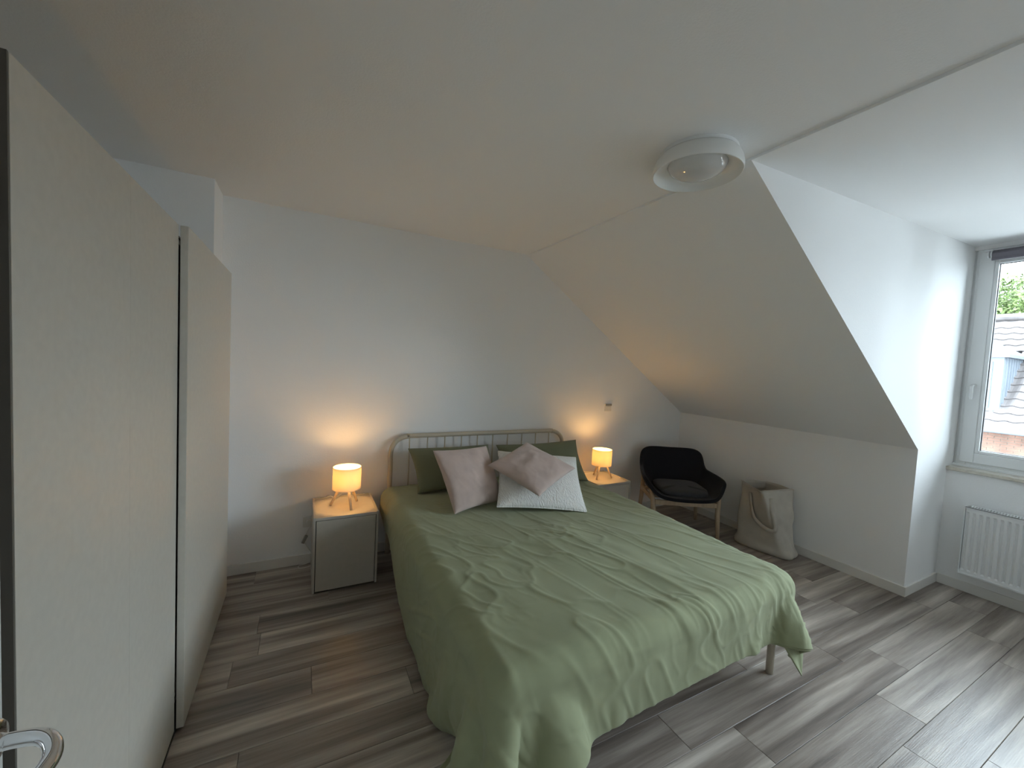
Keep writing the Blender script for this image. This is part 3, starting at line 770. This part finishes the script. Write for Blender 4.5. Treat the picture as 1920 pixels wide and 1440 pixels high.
def soft(loop, it):
    for _ in range(it):
        n_ = len(loop); loop = [(loop[i - 1] + loop[i] * 2 + loop[(i + 1) % n_]) / 4 for i in range(n_)]
    return loop
bot_l = soft(bot_l, 14)
mid_l = soft([a.lerp(b, 0.5) for a, b in zip(top_l, bot_l)], 1)
bm = bmesh.new(); rings = []
BH = 0.560
nz = 28
for j in range(nz + 1):
    h = j / nz
    ring = []
    for i in range(4 * NE):
        a = bot_l[i]; b = mid_l[i]; c_ = top_l[i]
        p = a.lerp(b, h * 2) if h < 0.5 else b.lerp(c_, h * 2 - 1)
        cen = Vector((3.72, 2.08))
        bul = 0.022 * math.exp(-((h - 0.05) / 0.07) ** 2)
        wob = (vnoise(np.array(i * 0.22 + 3.0), np.array(h * 5.0 + 2), 77) - 0.5) * 0.030 * math.sin(math.pi * min(1, h * 1.05)) + (vnoise(np.array(i * 0.6), np.array(h * 9.0), 78) - 0.5) * 0.010 * (1 - h)
        d_ = (p - cen).normalized()
        p2 = p + d_ * (bul + float(wob))
        p2.x = min(p2.x, XK - 0.022)
        z = 0.006 + h * (BH + 0.012 * (1 if i >= NE and i < 2 * NE else 0)) + (0.004 * math.sin(i * 0.35) if h > 0.98 and i > 2 * NE else 0)
        ring.append(bm.verts.new((p2.x - bagc.x, p2.y - bagc.y, z)))
    rings.append(ring)
M4 = 4 * NE
for r0, r1 in zip(rings, rings[1:]):
    for i in range(M4): bm.faces.new((r0[i], r0[(i + 1) % M4], r1[(i + 1) % M4], r1[i]))
bm.faces.new(rings[0][::-1])
surf = [[v.co.copy() for v in r] for r in rings]
bag = thing('laundry_bag', 'tall beige canvas laundry bag standing against the knee wall', 'bag', bagc)
o = bm_obj('bag_body', bm, CANVAS, bag, True)
md = o.modifiers.new('thickness', 'SOLIDIFY'); md.thickness = 0.005; md.offset = -1
# rolled top edge
bm = bmesh.new(); tube(bm, surf[-1] + [surf[-1][0]], 0.0045, 8, False); bm_obj('top_hem', bm, CANVAS, bag, True)
# folded inside flap
bm = bmesh.new()
def S(i, j, off=0.0):
    p = surf[j][i % M4].copy(); d_ = Vector((p.x, p.y, 0)).normalized(); return p + d_ * off
F0 = [S(i, nz, -0.006) for i in range(22, 31)]
F1 = [p + (Vector((-0.02, 0.07, 0.0)) if True else 0) + Vector((0, 0.05 * math.sin(k_ / 8 * math.pi), -0.02 - 0.06 * math.sin(k_ / 8 * math.pi))) for k_, p in enumerate(F0)]
A_ = [bm.verts.new(p) for p in F0]; B_ = [bm.verts.new(p) for p in F1]
for i in range(8): bm.faces.new((A_[i], A_[i + 1], B_[i + 1], B_[i]))
o = bm_obj('inner_flap', bm, CANVAS, bag, True); md = o.modifiers.new('thickness', 'SOLIDIFY'); md.thickness = 0.004
# hanging strap loop round the front corner (corner index NE)
def strap(path, w, name):
    bm = bmesh.new(); pth = smooth_path(path, 6); L_ = []
    for i, p in enumerate(pth):
        t = (pth[min(i + 1, len(pth) - 1)] - pth[max(0, i - 1)]).normalized()
        out_ = Vector((p.x, p.y, 0)).normalized(); sd = t.cross(out_).normalized()
        L_.append((bm.verts.new(p + sd * w / 2), bm.verts.new(p - sd * w / 2)))
    for a, b in zip(L_, L_[1:]): bm.faces.new((a[0], a[1], b[1], b[0]))
    o_ = bm_obj(name, bm, CANVAS, bag, True); md_ = o_.modifiers.new('thickness', 'SOLIDIFY'); md_.thickness = 0.004
    return o_
strap([S(7, 25, 0.008), S(7, 20, 0.014), S(8, 16, 0.024), S(9, 14, 0.032), S(12, 12, 0.042), S(15, 12, 0.040), S(17, 14, 0.034), S(18, 20, 0.020), S(19, 25, 0.008)], 0.036, 'carry_strap')

# ------------------------------------------------------------------ duvet corner flap (lower layer at the right foot corner)
tip = Vector((2.215, 1.03, 0.085))
a0, a1 = Vector((2.03, 1.075, 0.36)), Vector((2.315, 1.06, 0.30))
bm = bmesh.new(); rows = []
for j in range(11):
    t = j / 10
    l = a0.lerp(tip, t); r = a1.lerp(tip, t); row = []
    for i in range(9):
        s_ = i / 8; p = l.lerp(r, s_); p.y += 0.030 * math.sin(math.pi * s_) * (1 - t) - 0.010 * math.sin(2 * math.pi * s_) * (1 - t) - 0.02 * t
        row.append(bm.verts.new(p))
    rows.append(row)
for r0, r1 in zip(rows, rows[1:]):
    for i in range(8): bm.faces.new((r0[i], r0[i + 1], r1[i + 1], r1[i]))
o = bm_obj('corner_flap', bm, DUVET, dv, True)
md = o.modifiers.new('thickness', 'SOLIDIFY'); md.thickness = 0.006

# ------------------------------------------------------------------ outside
gd = struct(box('ground', 4.9, 60, -40, 50, -3.4, -3.2, ROAD), 'grey street paving far below the window', 'ground')
XE, ZE, XR, ZR = 15.0, 0.56, 18.4, 3.63
hs = thing('house', 'neighbouring brick house with weathered tiled roof seen through the window', 'house', (XE, 3.5, -3.2))
def hl(p): return (p[0] - XE, p[1] - 3.5, p[2] + 3.2)
HY0, HY1 = -8.0, 14.0
def hbox(name, x0, x1, y0, y1, z0, z1, m_, par, bev=0.0):
    return box(name, x0 - XE, x1 - XE, y0 - 3.5, y1 - 3.5, z0 + 3.2, z1 + 3.2, m_, par, bev)
hw_ = hbox('wall', XE + 0.30, XE + 6.5, HY0, HY1, -3.2, ZE - 0.02, MORTAR, hs)
bm = bmesh.new(); z = -1.6; row = 0
while z < ZE - 0.10:
    y = -3.0 - (0.11 if row % 2 else 0)
    while y < 9.0:
        add_box(bm, 0.288, 0.305, y - 3.5, y + 0.205 - 3.5, z + 3.2, z + 0.052 + 3.2); y += 0.217
    z += 0.064; row += 1
o = bm_obj('bricks', bm, BRICK, hw_); o['kind'] = 'stuff'
sl = Vector((XR - XE, 0, ZR - ZE)); SL = sl.length; sl.normalize(); sn = Vector((-sl.z, 0, sl.x))
bm = bmesh.new()
prism(bm, [(0.0, ZE + 3.2 - 0.06), (XR - XE, ZR + 3.2 - 0.06), (2 * (XR - XE), ZE + 3.2 - 0.06)], 'y', HY0 - 3.5, HY1 - 3.5)
roof = bm_obj('roof', bm, TILE, hs)
rot = Matrix((( 0, sl.x, sn.x), (1, 0, 0), (0, sl.z, sn.z)))   # tile local: x along Y, y up the slope, z outwards
TW, TR_ = 0.285, 0.272
def tile_mesh():
    bm = bmesh.new(); n = 7; rows_ = []
    for (yy, zo) in ((0.0, 0.034), (TR_ + 0.05, 0.004)):
        rows_.append([bm.verts.new((-TW / 2 + TW * 1.04 * i / n, yy, zo + 0.020 * math.sin(2 * math.pi * (i / n) + 0.6))) for i in range(n + 1)])
    low = [bm.verts.new((v.co.x, v.co.y, v.co.z - 0.028)) for v in rows_[0]]
    for i in range(n):
        bm.faces.new((rows_[0][i], rows_[0][i + 1], rows_[1][i + 1], rows_[1][i])); bm.faces.new((low[i], low[i + 1], rows_[0][i + 1], rows_[0][i]))
    me = bpy.data.meshes.new('tile'); bm.to_mesh(me); bm.free(); me.materials.append(TILE); return me
tm = tile_mesh()
tv = [v.co.copy() for v in tm.vertices]; tf = [tuple(p.vertices) for p in tm.polygons]
DX0, DY0, DY1 = 15.5, 3.31, 4.75      # dormer front and cheeks
rest_v, rest_f = [], []
nrow = int(SL / TR_); cols = list(range(int((HY0 - 3.5) / TW), int((HY1 - 3.5) / TW)))
count = 0
for rI in range(nrow):
    for cI in cols:
        y = cI * TW
        base = Vector((0, y, ZE + 3.2)) + sl * (rI * TR_)
        wx, wy = base.x + XE, y + 3.5
        if DX0 - 0.10 < wx < DX0 + 1.6 and DY0 + 0.1 < wy < DY1 - 0.1: continue
        mtx = Matrix.Translation(base) @ rot.to_4x4()
        if 1.9 < wy < 6.6 and count < 290:
            o = bpy.data.objects.new('tile', tm); COL.objects.link(o); o.parent = roof; o.matrix_local = mtx; count += 1
        else:
            b0 = len(rest_v); rest_v += [tuple(mtx @ v) for v in tv]; rest_f += [tuple(b0 + i for i in f) for f in tf]
me = bpy.data.meshes.new('tiles'); me.from_pydata(rest_v, [], rest_f); me.materials.append(TILE)
o = link('tiles', me, None, roof); o['kind'] = 'stuff'
bm = bmesh.new(); tube(bm, [hl((XR, HY0, ZR + 0.02)), hl((XR, HY1, ZR + 0.02))], 0.11, 12); bm_obj('ridge_cap', bm, TILE, roof)
bm = bmesh.new(); tube(bm, [hl((XE - 0.06, HY0, ZE - 0.03)), hl((XE - 0.06, HY1, ZE - 0.03))], 0.065, 14); bm_obj('gutter', bm, ZINC, hs, True)
dm = hbox('dormer', DX0, DX0 + 2.0, DY0, DY1, 0.97, 2.36, ZINC, hs)
for i in range(8):
    x = DX0 + 0.16 + i * 0.2
    hbox('standing_seam', x, x + 0.022, DY0 - 0.025, DY0 + 0.001, max(0.98, ZE + (x - XE) * (ZR - ZE) / (XR - XE) - 0.1), 2.36, ZINC, dm)
bm = bmesh.new()
prism(bm, [(DY0 - 0.10 - 3.5, 2.33 + 3.2), (DY0 - 0.10 - 3.5, 2.41 + 3.2), ((DY0 + DY1) / 2 - 3.5, 2.92 + 3.2), (DY1 + 0.10 - 3.5, 2.40 + 3.2), (DY1 + 0.10 - 3.5, 2.30 + 3.2)], 'x', DX0 - 0.12 - XE, DX0 + 2.5 - XE)
bm_obj('dormer_roof', bm, ZINC, dm)
fr = hbox('window_frame', DX0 - 0.05, DX0 + 0.01, DY0 + 0.18, DY1 - 0.18, 1.05, 2.22, OUTWHITE, dm)
for (a, b) in ((DY0 + 0.26, (DY0 + DY1) / 2 - 0.04), ((DY0 + DY1) / 2 + 0.04, DY1 - 0.26)):
    hbox('pane', DX0 - 0.056, DX0 - 0.04, a, b, 1.14, 1.82, DGLASS, dm)
    hbox('pane', DX0 - 0.056, DX0 - 0.04, a, b, 1.90, 2.14, DGLASS, dm)

def tree(x, y, ztop, rad, seed, label):
    t = thing('tree', label, 'tree', (x, y, -3.2), 0, 'trees beyond the neighbouring house')
    rs_ = np.random.RandomState(seed); h = ztop + 3.2
    bm = bmesh.new(); tube(bm, [(0, 0, 0), (0.1, 0.05, h * 0.4), (0.0, 0.1, h * 0.8)], [0.28, 0.2, 0.06], 12); bm_obj('trunk', bm, BARK, t, True)
    n = 16000
    blobs = [(rs_.uniform(-.6, .6) * rad, rs_.uniform(-.7, .7) * rad, h - rad * rs_.uniform(0.35, 1.6), rad * rs_.uniform(0.35, 0.6)) for _ in range(26)]
    blobs.append((0, 0, h - rad * 0.5, rad * 0.5))
    vs, fs = [], []
    for i in range(n):
        b = blobs[i % len(blobs)]; d_ = rs_.normal(size=3); d_ /= np.linalg.norm(d_)
        c_ = np.array(b[:3]) + d_ * b[3] * rs_.uniform(0.8, 1.05)
        a = rs_.normal(size=3); a /= np.linalg.norm(a); u_ = np.cross(a, d_ + 0.3 * rs_.normal(size=3)); u_ /= np.linalg.norm(u_) + 1e-9
        s_ = rs_.uniform(0.05, 0.12); k0 = len(vs)
        vs += [tuple(c_ - a * s_), tuple(c_ + u_ * s_ * 0.5), tuple(c_ + a * s_), tuple(c_ - u_ * s_ * 0.5)]; fs.append((k0, k0 + 1, k0 + 2, k0 + 3))
    me_ = bpy.data.meshes.new('foliage'); me_.from_pydata(vs, [], fs); o_ = link('foliage', me_, LEAF, t); o_['kind'] = 'stuff'
tree(25.0, 5.4, 6.1, 2.3, 5, 'tall bright green tree rising behind the tiled roof ridge')
tree(30.5, -3.5, 6.8, 2.8, 9, 'lower bright green tree further right behind the roof ridge')
